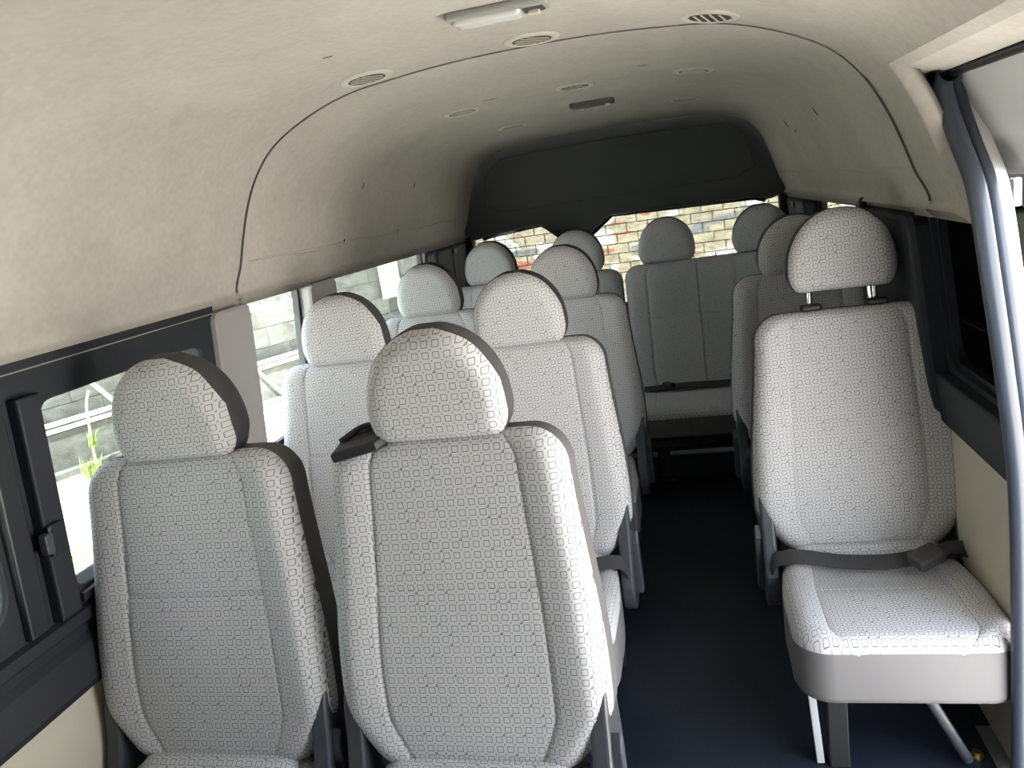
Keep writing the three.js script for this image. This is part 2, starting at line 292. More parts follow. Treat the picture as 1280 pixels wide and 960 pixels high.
mesh('door_lip', extrude([[0.64, 1.503], [0.66, 1.482], [0.68, 1.459], [0.70, 1.439], [0.72, 1.426], [0.75, 1.416], [0.79, 1.410], [0.812, 1.415], [0.812, 1.45], [0.70, 1.52]], 2.74).translate(0, 0, -1.79), M.headliner, ceiling);
mesh('seam_piping', tube(cF.slice(3, NP - 2).map((q) => [q.x, q.y, -1.798]), 0.0021, 200, 6), M.piping, ceiling);
for (const sx of [-1, 1]) { const pts = []; for (let k = 0; k <= 12; k++) { const z = -1.83 - 2.05 * k / 12; pts.push([sx * (ceilX(1.243, z) + 0.0015), 1.243 + 0.004 * Math.sin(k * 2.1), z]); } mesh('fold', tube(pts, 0.0045, 60, 8), M.headliner, ceiling); }
{ // steel roof above the headliner
  const pos = [], idx = [], n = NP + 1, zz = [1.2, -1.8, -2.6, -3.3, -4.0];
  zz.forEach((z) => { for (let i = 0; i <= NP; i++) { const p = ceilingPoint(i, z); pos.push(p.x * 1.09, p.y + 0.06, z); } });
  for (let k = 0; k < zz.length - 1; k++) for (let i = 0; i < NP; i++) { const a = k * n + i, b = a + n; idx.push(a, b, a + 1, b, b + 1, a + 1); }
  const g = new THREE.BufferGeometry(); g.setAttribute('position', new THREE.Float32BufferAttribute(pos, 3)); g.setIndex(idx); g.computeVertexNormals();
  mesh('roof_skin', g, M.bodyPaint, ceiling);
}
// small tears and pulled clips in the headliner cloth
for (const [sx, y, z, l] of [[-1, 1.417, -2.5, 0.03], [-1, 1.41, -3.02, 0.034], [-1, 1.242, -2.92, 0.022], [-1, 1.246, -2.42, 0.022], [1, 1.42, -2.47, 0.04], [1, 1.42, -3.08, 0.035], [1, 1.385, -2.98, 0.016]]) {
  const m = mesh('tear', new THREE.SphereGeometry(1, 8, 6).scale(0.002, l / 2, 0.0025), M.ventDark, ceiling); m.position.set(sx * ceilX(y, z), y, z); m.rotation.set(0.15, 0, sx * 0.5);
}

// scuffs on the ceiling cloth beside the vents
const scuffMat = S({ color: lin(0.2, 0.18, 0.15), roughness: 1 });
for (const [x, z, w, l, a] of [[-0.30, -1.45, 0.022, 0.006, 0.2], [0.24, -2.30, 0.03, 0.007, 0.1], [-0.22, -2.42, 0.045, 0.005, 0.25], [-0.12, -1.79, 0.025, 0.006, 0.1], [0.17, -1.79, 0.022, 0.006, 0], [0.33, -1.79, 0.02, 0.005, 0]]) {
  const m = mesh('scuff', new THREE.SphereGeometry(1, 12, 6).scale(w / 2, 0.0012, l / 2), scuffMat, ceiling); m.position.set(x, ceilingY(x, z) - 0.0004, z); m.rotation.set(0, a, Math.atan((ceilingY(x + 0.03, z) - ceilingY(x - 0.03, z)) / 0.06));
}

// ---------- rear door trim ----------
const ZR = -3.95;
const wallRear = struct(group('wall_rear'), 'dark grey tailgate trim above and below the rear window', 'wall');
{
  const top = []; for (let i = 0; i <= NP; i++) { const p = cB[i]; if (p.y > 1.16) top.push([p.x * 1.03, p.y + 0.012]); }
  const out = [[0.80, 1.16], ...top.filter(([x]) => true), [-0.80, 1.16], [-0.74, 1.135], [-0.70, 1.145], [-0.40, 1.17], [-0.32, 1.105], [-0.15, 1.09], [-0.045, 1.168], [0.66, 1.155], [0.72, 1.14]];
  mesh('upper_trim', extrude(out, 0.06, 0.012).translate(0, 0, ZR - 0.07), M.rearTrim, wallRear);
  const ins = [[0.56, 1.25], [0.66, 1.29], [0.62, 1.44], [0.55, 1.50], [0, 1.515], [-0.55, 1.50], [-0.63, 1.44], [-0.665, 1.29], [-0.57, 1.25]];
  mesh('raised_panel', extrude(ins, 0.004, 0.004).translate(0, 0, ZR + 0.006), M.rearTrim, wallRear);
  mesh('window_reveal', extrude([[0.74, 1.15], [-0.74, 1.15], [-0.72, 1.108], [-0.69, 1.118], [-0.405, 1.142], [-0.325, 1.075], [-0.145, 1.06], [-0.035, 1.142], [0.655, 1.128], [0.70, 1.112]].reverse(), 0.01).translate(0, 0, ZR - 0.10), M.cream, wallRear);
  mesh('lower_trim', box(1.66, 0.85, 0.06, 0, 0.28, ZR - 0.05, 0.01), M.darkTrim, wallRear);
  mesh('side_post', box(0.14, 0.75, 0.07, -0.83, 0.95, ZR - 0.035, 0.012), M.darkTrim, wallRear);
  mesh('side_post', box(0.14, 0.75, 0.07, 0.83, 0.95, ZR - 0.035, 0.012), M.darkTrim, wallRear);
  mesh('tailgate_skin', box(1.8, 0.6, 0.03, 0, 1.45, ZR - 0.11, 0.01), M.bodyPaint, wallRear);
  mesh('tailgate_skin', box(1.8, 0.85, 0.03, 0, 0.26, ZR - 0.11, 0.01), M.bodyPaint, wallRear);
  const w = struct(group('window_9'), 'rear window looking out on the block wall', 'window');
  mesh('glass', box(1.6, 0.55, 0.004, 0, 0.93, ZR - 0.085), M.privacyGlass, w);
}

// ---------- doorway and sliding door ----------
const SEAL1 = [[0.862, -0.02, -1.466], [0.862, 0.35, -1.466], [0.857, 0.678, -1.472], [0.838, 0.875, -1.476], [0.82, 1.047, -1.486], [0.805, 1.211, -1.513], [0.797, 1.28, -1.558], [0.790, 1.353, -1.603], [0.786, 1.395, -1.612], [0.790, 1.404, -1.59]];
const SEAL2 = SEAL1.map(([x, y, z], i) => [x + 0.029, y, z - 0.018]);
{
  const t = struct(group('trim_1'), 'rubber door seal and painted jamb around the open sliding doorway', 'door seal');
  mesh('door_seal', tube(SEAL1, 0.0165, 90, 12), M.rubber, t);
  mesh('door_seal', tube(SEAL2, 0.012, 90, 10), M.rubber, t);
  mesh('header_seal', tube([[0.80, 1.405, -1.60], [0.803, 1.405, -1.3], [0.803, 1.405, -0.55]], 0.008, 30, 8), M.blackPlastic, t);
  mesh('jamb', ribbon(smooth(SEAL1.slice(0, 9).map(([x, y, z]) => [x + 0.031, y, z - 0.030]), 40), [1, 0, -0.12], 0.062, 0.008), M.bodyPaint, t);
  mesh('striker', box(0.014, 0.05, 0.02, 0.885, 1.185, -1.56, 0.004), M.chrome, t);
}
{
  const d = struct(group('door_1'), 'open sliding door pushed back outside the right wall', 'door');
  const lab = (shape, th, off, holes, bev = 0) => sidePanel(shape, 1, th, holes, true, off, bev);
  mesh('door_panel', lab([[-3.15, -0.35], [-1.67, -0.35], [-1.67, 1.2], [-1.78, 1.36], [-1.90, 1.5], [-3.15, 1.5]], 0.05, 0.195, [roundRect(-3.05, 0.76, -1.80, 1.16, 0.07)], 0.008), M.bodyPaint, d);
  mesh('upper_trim', lab([[-3.12, 0.72], [-1.70, 0.72], [-1.70, 1.2], [-1.805, 1.35], [-1.92, 1.48], [-3.12, 1.48]], 0.03, 0.17, [roundRect(-3.03, 0.78, -1.82, 1.14, 0.07)], 0.006), M.doorTrim, d);
  mesh('upper_recess', lab(rect(-3.05, 1.17, -1.98, 1.40), 0.012, 0.158, [], 0.004), M.darkTrim, d);
  mesh('lower_trim', lab(rect(-3.12, -0.28, -1.70, 0.72), 0.03, 0.17, [], 0.006), M.doorTrim, d);
  mesh('door_glass', lab(roundRect(-3.05, 0.76, -1.80, 1.16, 0.07, THREE.Shape), 0.004, 0.215, []), M.tintGlass, d);
  mesh('grab_rail', lab(rect(-2.4, 0.80, -1.9, 0.812), 0.02, 0.14, [], 0.003), M.greyPlastic, d);
}

// ---------- seats ----------
// A padded shape: outline half-width hw(y) over 0..H; a soft front with stitched grooves and a shell behind it.
function pad({ hw, H, r, T, bulge, us = [], hs = [], nx = 26, ny = 40, groove = 0.0035, r2 = 0.02 }) {
  const U = [], Y = [];
  for (let i = 0; i <= nx; i++) U.push(Math.sin((i / nx - 0.5) * Math.PI));
  for (const u of us) U.push(u, u - 0.02, u + 0.02); U.sort((a, b) => a - b);
  for (let j = 0; j <= ny; j++) Y.push(H * (0.5 - 0.5 * Math.cos(Math.PI * j / ny)));
  for (const h of hs) Y.push(h, h - 0.005, h + 0.005); Y.sort((a, b) => a - b);
  const rim = []; for (let k = 0; k <= 160; k++) { const y = H * (0.5 - 0.5 * Math.cos(Math.PI * k / 160)); rim.push([hw(y), y]); }
  for (let k = 0; k <= 12; k++) rim.push([hw(0) * k / 12, 0], [hw(H) * k / 12, H]);
  const dist = (x, y) => { let m = 1; for (const [a, b] of rim) { const d = (Math.abs(x) - a) ** 2 + (y - b) ** 2; if (d < m) m = d; } m = Math.sqrt(m); if (Math.abs(x) <= hw(0)) m = Math.min(m, y); if (Math.abs(x) <= hw(H)) m = Math.min(m, H - y); return m; };
  const nu = U.length, nv = Y.length, pos = [], uv = [], idx = [];
  const uMax = us.length ? Math.max(...us.map(Math.abs)) : 1;
  for (const y of Y) for (const u of U) {
    const x = u * hw(y), d = Math.min(dist(x, y), r), q = 1 - d / r;
    let z = T / 2 - r * (1 - Math.sqrt(Math.max(0, 1 - q * q))) + (bulge ? bulge(x, y, u) * Math.min(1, d / r) : 0);
    for (const s of us) z -= groove * Math.exp(-((((u - s) * hw(y)) / 0.0035) ** 2));
    if (Math.abs(u) < uMax) for (const h of hs) z -= groove * Math.exp(-(((y - h) / 0.004) ** 2));
    pos.push(x, y, z); uv.push(x / 0.146, y / 0.146);
  }
  for (let j = 0; j < nv - 1; j++) for (let i = 0; i < nu - 1; i++) { const a = j * nu + i; idx.push(a, a + 1, a + nu, a + 1, a + nu + 1, a + nu); }
  const front = new THREE.BufferGeometry(); front.setAttribute('position', new THREE.Float32BufferAttribute(pos, 3)); front.setAttribute('uv', new THREE.Float32BufferAttribute(uv, 2)); front.setIndex(idx); front.computeVertexNormals();
  const ring = []; // outline, counter-clockwise seen from the front
  for (let i = 0; i < nu; i++) ring.push(i);
  for (let j = 1; j < nv; j++) ring.push(j * nu + nu - 1);
  for (let i = nu - 2; i >= 0; i--) ring.push((nv - 1) * nu + i);
  for (let j = nv - 2; j > 0; j--) ring.push(j * nu);
  const n = ring.length, P = [], I = [], N2 = [];
  const pt = (k) => ring[(k + n) % n];
  for (let k = 0; k < n; k++) { // 2D outward normals
    let a = k - 1, b = k + 1; const g2 = (q) => [pos[pt(q) * 3], pos[pt(q) * 3 + 1]];
    let [ax, ay] = g2(a), [bx, by] = g2(b); let dx = bx - ax, dy = by - ay, l = Math.hypot(dx, dy) || 1; N2.push([dy / l, -dx / l]);
  }
  const layers = [[0, null], [-0.0015, 0], [-0.0015, -T / 2 + r2], [r2 * 0.3, -T / 2 + r2 * 0.3], [r2, -T / 2]];
  for (const [inset, z] of layers) for (let k = 0; k < n; k++) {
    const q = pt(k) * 3; const zf = pos[q + 2];
    P.push(pos[q] - N2[k][0] * inset, pos[q + 1] - N2[k][1] * inset, z === null ? zf : z === 0 ? Math.max(zf - 0.004, -T / 2 + r2) : z);
  }
  for (let s = 0; s < layers.length - 1; s++) for (let k = 0; k < n; k++) { const a = s * n + k, b = s * n + (k + 1) % n; I.push(a, a + n, b, b, a + n, b + n); }
  const base = (layers.length - 1) * n; P.push(0, H / 2, -T / 2); const c = P.length / 3 - 1;
  for (let k = 0; k < n; k++) I.push(base + k, c, base + (k + 1) % n);
  const shell = new THREE.BufferGeometry(); shell.setAttribute('position', new THREE.Float32BufferAttribute(P, 3)); shell.setIndex(I); shell.computeVertexNormals();
  return { front, shell };
}
const ss = (a, b, x) => { const t = Math.max(0, Math.min(1, (x - a) / (b - a))); return t * t * (3 - 2 * t); };
const backHW = (H, R = 0.065, k = 1) => (y) => {
  const w = k * (0.176 + 0.070 * ss(-0.02, 0.12, y) - 0.034 * ss(0.16, H, y));
  if (y < 0.03) { const q = 1 - y / 0.03; return w - 0.03 * (1 - Math.sqrt(1 - q * q)); }
  if (y > H - R) { const q = (y - (H - R)) / R; return w - R * (1 - Math.sqrt(Math.max(0, 1 - q * q))); }
  return w;
};
const BH = 0.60;
const backPad = pad({ hw: backHW(BH), H: BH, r: 0.035, T: 0.105, us: [-0.62, 0.62], hs: [0.335], groove: 0.004, bulge: (x, y, u) => 0.012 * ss(0.55, 0.9, Math.abs(u)) - 0.004 + 0.008 * Math.exp(-(((y - 0.2) / 0.12) ** 2)) });
const headHW = (y) => { const w = 0.1235; if (y < 0.045) { const q = 1 - y / 0.045; return w - 0.004 - 0.022 * (1 - Math.sqrt(1 - q * q)) + 0.004 * (1 - q); } const p = (y - 0.045) / 0.15; return Math.max(0.012, w * Math.pow(Math.max(0, 1 - Math.pow(p, 2.3)), 0.52)); };
const headPad = pad({ hw: headHW, H: 0.193, r: 0.03, T: 0.105, nx: 22, ny: 26, bulge: () => 0.004, r2: 0.035 });
const CL = 0.46, cushHW = (y) => { const w = 0.214 - 0.022 * ss(0.2, CL, y), R = 0.07; if (y < R) { const q = 1 - y / R; return w - R * (1 - Math.sqrt(Math.max(0, 1 - q * q))); } return w; };
const cushPad = pad({ hw: cushHW, H: CL, r: 0.03, T: 0.15, us: [-0.66, 0.66], hs: [0.22], groove: 0.004, bulge: (x, y, u) => 0.010 * ss(0.6, 0.85, Math.abs(u)) - 0.016 * ss(0.18, 0.3, y) * (1 - ss(0.5, 0.75, Math.abs(u))) });
const lay = (g) => g.clone().rotateX(-Math.PI / 2);
const LEAN = 0.15;
const rollGeo = new THREE.CapsuleGeometry(0.033, 0.27, 6, 14).rotateZ(Math.PI / 2).translate(0, -0.008, 0.05);
{ const u = rollGeo.attributes.uv; for (let i = 0; i < u.count; i++) u.setXY(i, u.getX(i) * 1.4, u.getY(i) * 2.3); }
const sleeveGeo = new RoundedBoxGeometry(0.044, 0.014, 0.03, 3, 0.006);
const coverShape = new THREE.Shape();
coverShape.moveTo(-0.085, -0.13); coverShape.quadraticCurveTo(-0.09, 0.0, -0.055, 0.10); coverShape.quadraticCurveTo(-0.035, 0.15, 0.0, 0.15); coverShape.quadraticCurveTo(0.035, 0.145, 0.045, 0.09); coverShape.quadraticCurveTo(0.06, 0.0, 0.10, -0.05); coverShape.quadraticCurveTo(0.12, -0.11, 0.07, -0.135); coverShape.closePath();
const coverGeo = extrude(coverShape, 0.018, 0.008, [], 3).rotateY(-Math.PI / 2).translate(0.009, 0, 0); // in the (z, y) plane, thickness along x
const leverGeo = extrude([[-0.012, -0.09], [0.012, -0.09], [0.016, 0.05], [0.004, 0.075], [-0.012, 0.06]], 0.012, 0.004, [], 2).rotateY(-Math.PI / 2).translate(0.006, 0, 0);

function makeSeat({ front = M.fabric, side = M.sideVinyl, shell = M.headShell, cushion = front, skirt = M.skirt, rise = 0, leverSide = 1, back = 1, belt = false, postMat = M.chrome }) {
  const s = group('passenger_seat');
  // cushion, its back edge at z +0.10, front edge at +0.55
  const cu = group('cushion', s); cu.position.set(0, 0.275, 0.545); cu.rotation.x = -0.03;
  mesh('cushion_top', lay(cushPad.front), cushion, cu); mesh('cushion_skirt', lay(cushPad.shell), skirt, cu);
  // backrest hinged at its foot, leaning back
  const b = group('backrest', s); b.position.set(0, 0.335, 0.095); b.rotation.x = -LEAN;
  mesh('front_cover', backPad.front, front, b); mesh('back_shell', backPad.shell, side, b);
  mesh('lumbar_roll', rollGeo, front, b);
  const h = group('headrest', s); h.position.set(0, 0.335 + Math.cos(LEAN) * (BH + rise), 0.095 - Math.sin(LEAN) * (BH + rise)); h.rotation.x = rise ? -0.06 : 0.05;
  h.position.y -= 0.004;
  mesh('headrest_cover', headPad.front, front, h); mesh('headrest_shell', headPad.shell, shell, h);
  for (const x of [-0.075, 0.075]) {
    mesh('post', rod([x, -rise - 0.03, 0], [x, 0.03, 0], 0.006), postMat, h);
    const sl = mesh('post_sleeve', sleeveGeo, M.blackPlastic, h); sl.position.set(x, -rise + 0.013, 0.016); sl.scale.set(1.1, 1.2, 1.1);
  }
  for (const x of [-1, 1]) {
    const c = mesh('recliner_cover', coverGeo, M.greyPlastic, s); c.position.set(x * 0.222, 0.350, 0.085);
    if (x === leverSide) { const l = mesh('recline_lever', leverGeo, M.greyPlastic, s); l.position.set(x * 0.246, 0.335, 0.12); }
  }
  mesh('seat_frame', box(0.34, 0.03, 0.38, 0, 0.192, 0.30, 0.008), M.paintedSteel, s);
  for (const [x, z] of [[-0.133, 0.47], [-0.16, 0.10], [0.16, 0.10]]) mesh('leg', box(0.042, 0.18, 0.028, x, 0.09, z, 0.004), M.paintedSteel, s);
  mesh('brace', rod([0.036, 0.205, 0.52], [0.125, 0.012, 0.463], 0.011), M.greyPlastic, s);
  mesh('side_bracket', box(0.016, 0.20, 0.006, 0, 0, 0, 0.002).rotateZ(0.06).translate(-0.178, 0.105, 0.475), M.galvanised, s);
  mesh('pivot_knob', new THREE.CylinderGeometry(0.022, 0.026, 0.014, 18).rotateZ(Math.PI / 2).translate(-0.206, 0.215, 0.44), M.greyPlastic, s);
  return s;
}
const ROW = { 2: -1.24, 3: -2.02, 4: -2.80 };
// a lap belt lying over the back of the cushion, with its tongue
function lapBelt(seat, tongue) {
  const b = group('lap_belt', seat);
  mesh('webbing', ribbon(smooth([[-0.225, 0.30, 0.16], [-0.217, 0.345, 0.185], [-0.17, 0.366, 0.205], [-0.06, 0.353, 0.215], [0.05, 0.353, 0.22], [0.13, 0.366, 0.215], [0.20, 0.366, 0.20], [0.222, 0.335, 0.175], [0.225, 0.27, 0.155]], 40), [0, 0.45, -1], 0.042, 0.003), M.webbing, b);
  if (tongue) {
    mesh('webbing', ribbon(smooth([[0.20, 0.374, 0.205], [0.16, 0.380, 0.22], [0.12, 0.378, 0.25], [0.10, 0.382, 0.275]], 16), [0.25, 0.3, -1], 0.045, 0.003), M.webbing, b);
    const t = mesh('buckle', new RoundedBoxGeometry(0.07, 0.03, 0.05, 3, 0.008), M.webbing, b); t.position.set(0.105, 0.388, 0.272); t.rotation.set(0.2, 0.5, 0.1);
  }
}
// left pair, three rows; the first seat is the source of the copies
const src = makeSeat({});
const seatAt = (o, x, z, label, grp) => { o.position.set(x, 0, z); return tag(o, label, 'seat', grp); };
const clones = [];
const copySeat = (o) => { const c = o.clone(); c.name = numbered('passenger_seat'); scene.add(c); return c; };
const r2w = copySeat(src), r3a = copySeat(src), r3w = copySeat(src), r4a = copySeat(src), r4w = copySeat(src);
seatAt(src, -0.120, ROW[2], 'pale checked seat with a black belt guide on its shoulder, first row on the aisle');
seatAt(r2w, -0.632, ROW[2], 'pale checked seat beside the sliding window, first row');
seatAt(r3a, -0.133, ROW[3], 'pale checked aisle seat of the second row, dark lap belt hanging over its cushion');
seatAt(r3w, -0.640, ROW[3], 'pale checked window seat of the second row beside the narrow window');
seatAt(r4a, -0.128, ROW[4], 'pale checked aisle seat of the third row, directly ahead of the rear bench');
seatAt(r4w, -0.640, ROW[4], 'pale checked window seat of the third row beside the long window');
lapBelt(r3a, false);
{ // shoulder belt guide on the first aisle seat
  const g = group('belt_guide', src); g.position.set(-0.142, 0.925, 0.035); g.rotation.set(0.12, 0.25, 0.14); g.scale.setScalar(0.82);
  mesh('guide_body', extrude([[-0.058, -0.028], [0.03, -0.032], [0.055, -0.012], [0.062, 0.022], [0.012, 0.03], [-0.045, 0.012]], 0.012, 0.006, [], 3).rotateX(-Math.PI / 2).scale(1, 1, 1.35), M.blackPlastic, g);
  mesh('guide_lip', tube([[-0.05, 0.018, -0.01], [0, 0.026, -0.035], [0.05, 0.022, -0.03]], 0.007, 16, 8), M.blackPlastic, g);
  mesh('guide_slot', box(0.075, 0.004, 0.010, 0.005, 0.016, 0.004, 0.002), M.ventDark, g);
}
const single = makeSeat({ rise: 0.052, leverSide: -1 });
seatAt(single, 0.672, ROW[3], 'bright checked single seat by the doorway, headrest raised on two chrome posts');
lapBelt(single, true);
const single2 = makeSeat({ leverSide: -1 });
seatAt(single2, 0.668, ROW[4], 'shaded checked single seat standing right behind the single seat with chrome posts');
lapBelt(single2, false);
// floor bolt under the single seat
{ const b = tag(group('floor_bolt'), 'small brass bolt set in the floor under the single seat', 'bolt'); b.position.set(0.822, 0, -1.582);
  mesh('bolt_head', new THREE.CylinderGeometry(0.009, 0.009, 0.01, 6).translate(0, 0.008, 0), M.brass, b); mesh('washer', new THREE.CylinderGeometry(0.014, 0.014, 0.003, 18).translate(0, 0.0015, 0), M.brass, b); }

// rear bench in two halves
const benchHW = (y) => { const w = 0.40, R = 0.06, H = 0.60; if (y > H - R) { const q = (y - (H - R)) / R; return w - R * (1 - Math.sqrt(Math.max(0, 1 - q * q))); } return w - 0.03 * (1 - ss(0, 0.12, y)); };
const benchBack = pad({ hw: benchHW, H: 0.60, r: 0.035, T: 0.11, us: [-0.76, -0.2, 0.2, 0.76], hs: [0.36], nx: 44, groove: 0.004, bulge: (x, y, u) => 0.006 * Math.sin(Math.abs(u) * Math.PI) });
const benchCushHW = (y) => { const w = 0.40, R = 0.04; if (y < R) { const q = 1 - y / R; return w - R * (1 - Math.sqrt(Math.max(0, 1 - q * q))); } return w; };
const benchCush = pad({ hw: benchCushHW, H: 0.44, r: 0.04, T: 0.13, us: [-0.76, 0.76], hs: [0.3], nx: 40, groove: 0.004 });
function bench(x, label, buckleX) {
  const s = group('rear_bench'); s.position.set(x, 0, -3.60); tag(s, label, 'seat');
  const cu = group('cushion', s); cu.position.set(0, 0.315, 0.50); cu.rotation.x = -0.03;
  mesh('cushion_top', lay(benchCush.front), M.fabric, cu); mesh('cushion_skirt', lay(benchCush.shell), M.skirt, cu);
  const b = group('backrest', s); b.position.set(0, 0.335, 0.095); b.rotation.x = -LEAN;
  mesh('front_cover', benchBack.front, M.fabric, b); mesh('back_shell', benchBack.shell, M.sideVinyl, b);
  for (const hx of [-0.205, 0.205]) {
    const h = group('headrest', s); h.position.set(hx, 0.335 + Math.cos(LEAN) * 0.605, 0.095 - Math.sin(LEAN) * 0.605); h.rotation.x = 0.05; 
    mesh('headrest_cover', headPad.front, M.fabric, h); mesh('headrest_shell', headPad.shell, M.headShell, h);
    for (const px of [-0.07, 0.07]) { mesh('post', rod([px, -0.04, 0], [px, 0.03, 0], 0.006), M.paintedSteel, h); const sl = mesh('post_sleeve', sleeveGeo, M.blackPlastic, h); sl.position.set(px, -0.002, 0.004); }
  }
  mesh('seat_frame', box(0.74, 0.04, 0.36, 0, 0.22, 0.28, 0.01), M.paintedSteel, s);
  for (const lx of [-0.30, 0.30]) for (const lz of [0.30, 0.10]) { const l = mesh('leg', box(0.045, 0.22, 0.03, lx, 0.11, lz, 0.004), M.paintedSteel, s); if (lz > 0.2) mesh('foot', box(0.10, 0.014, 0.05, lx, 0.007, lz + 0.01, 0.005), M.paintedSteel, l); }
  const lb = group('lap_belt', s);
  mesh('webbing', ribbon(smooth([[-0.36, 0.385, 0.16], [-0.2, 0.395, 0.18], [0, 0.39, 0.175], [0.2, 0.396, 0.185], [0.34, 0.39, 0.16]], 30), [0, 0.3, -1], 0.042, 0.003), M.webbing, lb);
  const bk = mesh('buckle', new RoundedBoxGeometry(0.03, 0.02, 0.06, 2, 0.006), M.blackPlastic, lb); bk.position.set(buckleX, 0.405, 0.19); bk.rotation.y = 0.7;
  return s;
}
bench(-0.385, 'checked rear bench half in the corner beside the long window', 0.1);
bench(0.432, 'checked rear bench half at the end of the aisle', -0.25);
{ const t = tag(mesh('floor_strip', box(1.6, 0.012, 0.05, 0, 0.006, -3.62, 0.004), M.galvanised), 'pale metal strip across the floor under the rear bench', 'strip'); }

// ---------- ceiling fittings ----------
const ringGeo = new THREE.LatheGeometry([[0.041, -0.004], [0.0415, 0.0018], [0.047, 0.0034], [0.056, 0.0026], [0.0605, 0.0], [0.0605, -0.004]].map((p) => new THREE.Vector2(...p)), 36);
const cupGeo = new THREE.CylinderGeometry(0.0415, 0.0415, 0.003, 30).translate(0, 0.0005, 0);
function vent(x, z, slats, angle, label) {
  const v = group('air_vent'), y = ceilingY(x, z), dx = (ceilingY(x + 0.05, z) - ceilingY(x - 0.05, z)) / 0.1, dz = (ceilingY(x, z - 0.05) - ceilingY(x, z + 0.05)) / 0.1;
  v.position.set(x, y - 0.0015, z); v.quaternion.setFromUnitVectors(V(0, 1, 0), V(dx, -1, -dz).normalize());
  tag(v, label, 'vent', 'round ceiling air vents');
  mesh('bezel', ringGeo, M.ventPlastic, v); mesh('duct', cupGeo, M.ventDark, v);
  const a = angle;
  for (let k = 0; k < slats; k++) {
    const o = (k - (slats - 1) / 2) * 0.066 / slats, L = 2 * Math.sqrt(0.037 ** 2 - o ** 2);
    const m = mesh('slat', box(L, 0.0012, slats > 4 ? 0.002 : 0.005, 0, 0.0024, 0), M.ventPlastic, v); m.position.set(-o * Math.sin(a), 0, o * Math.cos(a)); m.rotation.y = -a;
  }
  return v;
}
vent(-0.33, -1.71, 5, 0.9, 'round vent by the seam with fine slats, on the sliding window side');
vent(0.04, -1.725, 5, 0.7, 'round vent by the seam just behind the dome lamp');
vent(0.40, -1.72, 4, 1.3, 'round vent by the seam with four wide slats, on the doorway side');
vent(-0.335, -2.51, 7, 0, 'round vent over the window seats between seam and rear panel');
vent(0.03, -2.50, 4, 1.5, 'round vent with wide crosswise slats in the middle of the ceiling');
vent(0.38, -2.48, 7, 0, 'round vent over the single seats between seam and rear panel');
vent(-0.31, -3.17, 6, 0, 'shaded round vent near the dark rear panel, long window side');
vent(0.03, -3.08, 6, 0, 'shaded round vent right behind the small ceiling switch panel');
vent(0.36, -3.22, 6, 0, 'shaded round vent near the dark rear panel, single seat side');
{
  const l = tag(group('dome_lamp'), 'slim white dome lamp with rocker switch on the ceiling', 'lamp'); l.position.set(0.04, ceilingY(0.04, -1.40) - 0.001, -1.40); 
  mesh('housing', new RoundedBoxGeometry(0.175, 0.016, 0.065, 3, 0.007).translate(0, -0.005, 0), M.lampHousing, l);
  mesh('lens', new RoundedBoxGeometry(0.12, 0.02, 0.045, 4, 0.009).translate(-0.018, -0.011, 0), M.lens, l);
  const s = mesh('switch_plate', new RoundedBoxGeometry(0.036, 0.008, 0.03, 2, 0.003).translate(0.062, -0.012, 0), M.greyPlastic, l);
  mesh('rocker', new RoundedBoxGeometry(0.02, 0.007, 0.014, 2, 0.002).translate(0.062, -0.018, 0), M.ventPlastic, s);
  const p = tag(group('ceiling_switch_panel'), 'small grey switch panel with a white knob on the shaded rear ceiling', 'switch panel'); p.position.set(0.035, ceilingY(0.035, -2.92) - 0.002, -2.92);
  mesh('panel_body', new RoundedBoxGeometry(0.155, 0.02, 0.075, 3, 0.006).translate(0, -0.004, 0), M.sideVinyl, p);
  mesh('knob', new THREE.CylinderGeometry(0.008, 0.009, 0.012, 16).translate(0.055, -0.018, 0.012), M.lens, p);
}
// shoulder belt hanger on the wide dark pillar, belt running down behind the single seat
{
  const b = tag(group('shoulder_belt'), 'black shoulder belt with pivoting guide on the wide dark pillar', 'seat belt'); b.position.set(0.80, 1.125, -2.40);
  const g = mesh('guide', new RoundedBoxGeometry(0.02, 0.03, 0.085, 3, 0.008), M.blackPlastic, b); g.rotation.x = -0.45; g.position.set(0, 0.012, 0);
  mesh('anchor_bolt', new THREE.CylinderGeometry(0.010, 0.010, 0.022, 14).rotateZ(Math.PI / 2).translate(-0.004, 0.004, -0.025), M.chrome, b);
  mesh('webbing', ribbon([[0.0, 0, -0.03], [0.012, -0.2, -0.05], [0.03, -0.45, -0.06]], [0, 0, 1], 0.045, 0.003), M.webbing, b);
}
for (const [sx, lab] of [[1, 'black rear shoulder belt hanging in the corner near the single seats'], [-1, 'black rear shoulder belt hanging in the corner by the long window']]) {
  const b = tag(group('shoulder_belt'), lab, 'seat belt'); b.position.set(sx * 0.79, 1.10, -3.70);
  mesh('guide', new RoundedBoxGeometry(0.016, 0.03, 0.06, 2, 0.006), M.blackPlastic, b);
  mesh('webbing', ribbon([[0, 0.02, 0], [sx * 0.01, -0.2, 0], [sx * 0.025, -0.5, 0]], [0, 0, 1], 0.045, 0.003), M.webbing, b);
}

// ---------- outside ----------
{ const g = new THREE.PlaneGeometry(80, 80, 1, 1).rotateX(-Math.PI / 2).translate(0, GY, -6); const uv = g.attributes.uv; for (let i = 0; i < uv.count; i++) uv.setXY(i, uv.getX(i) * 26, uv.getY(i) * 26);
  struct(mesh('ground', g, M.ground), 'sunlit dusty concrete yard around the van', 'ground'); }
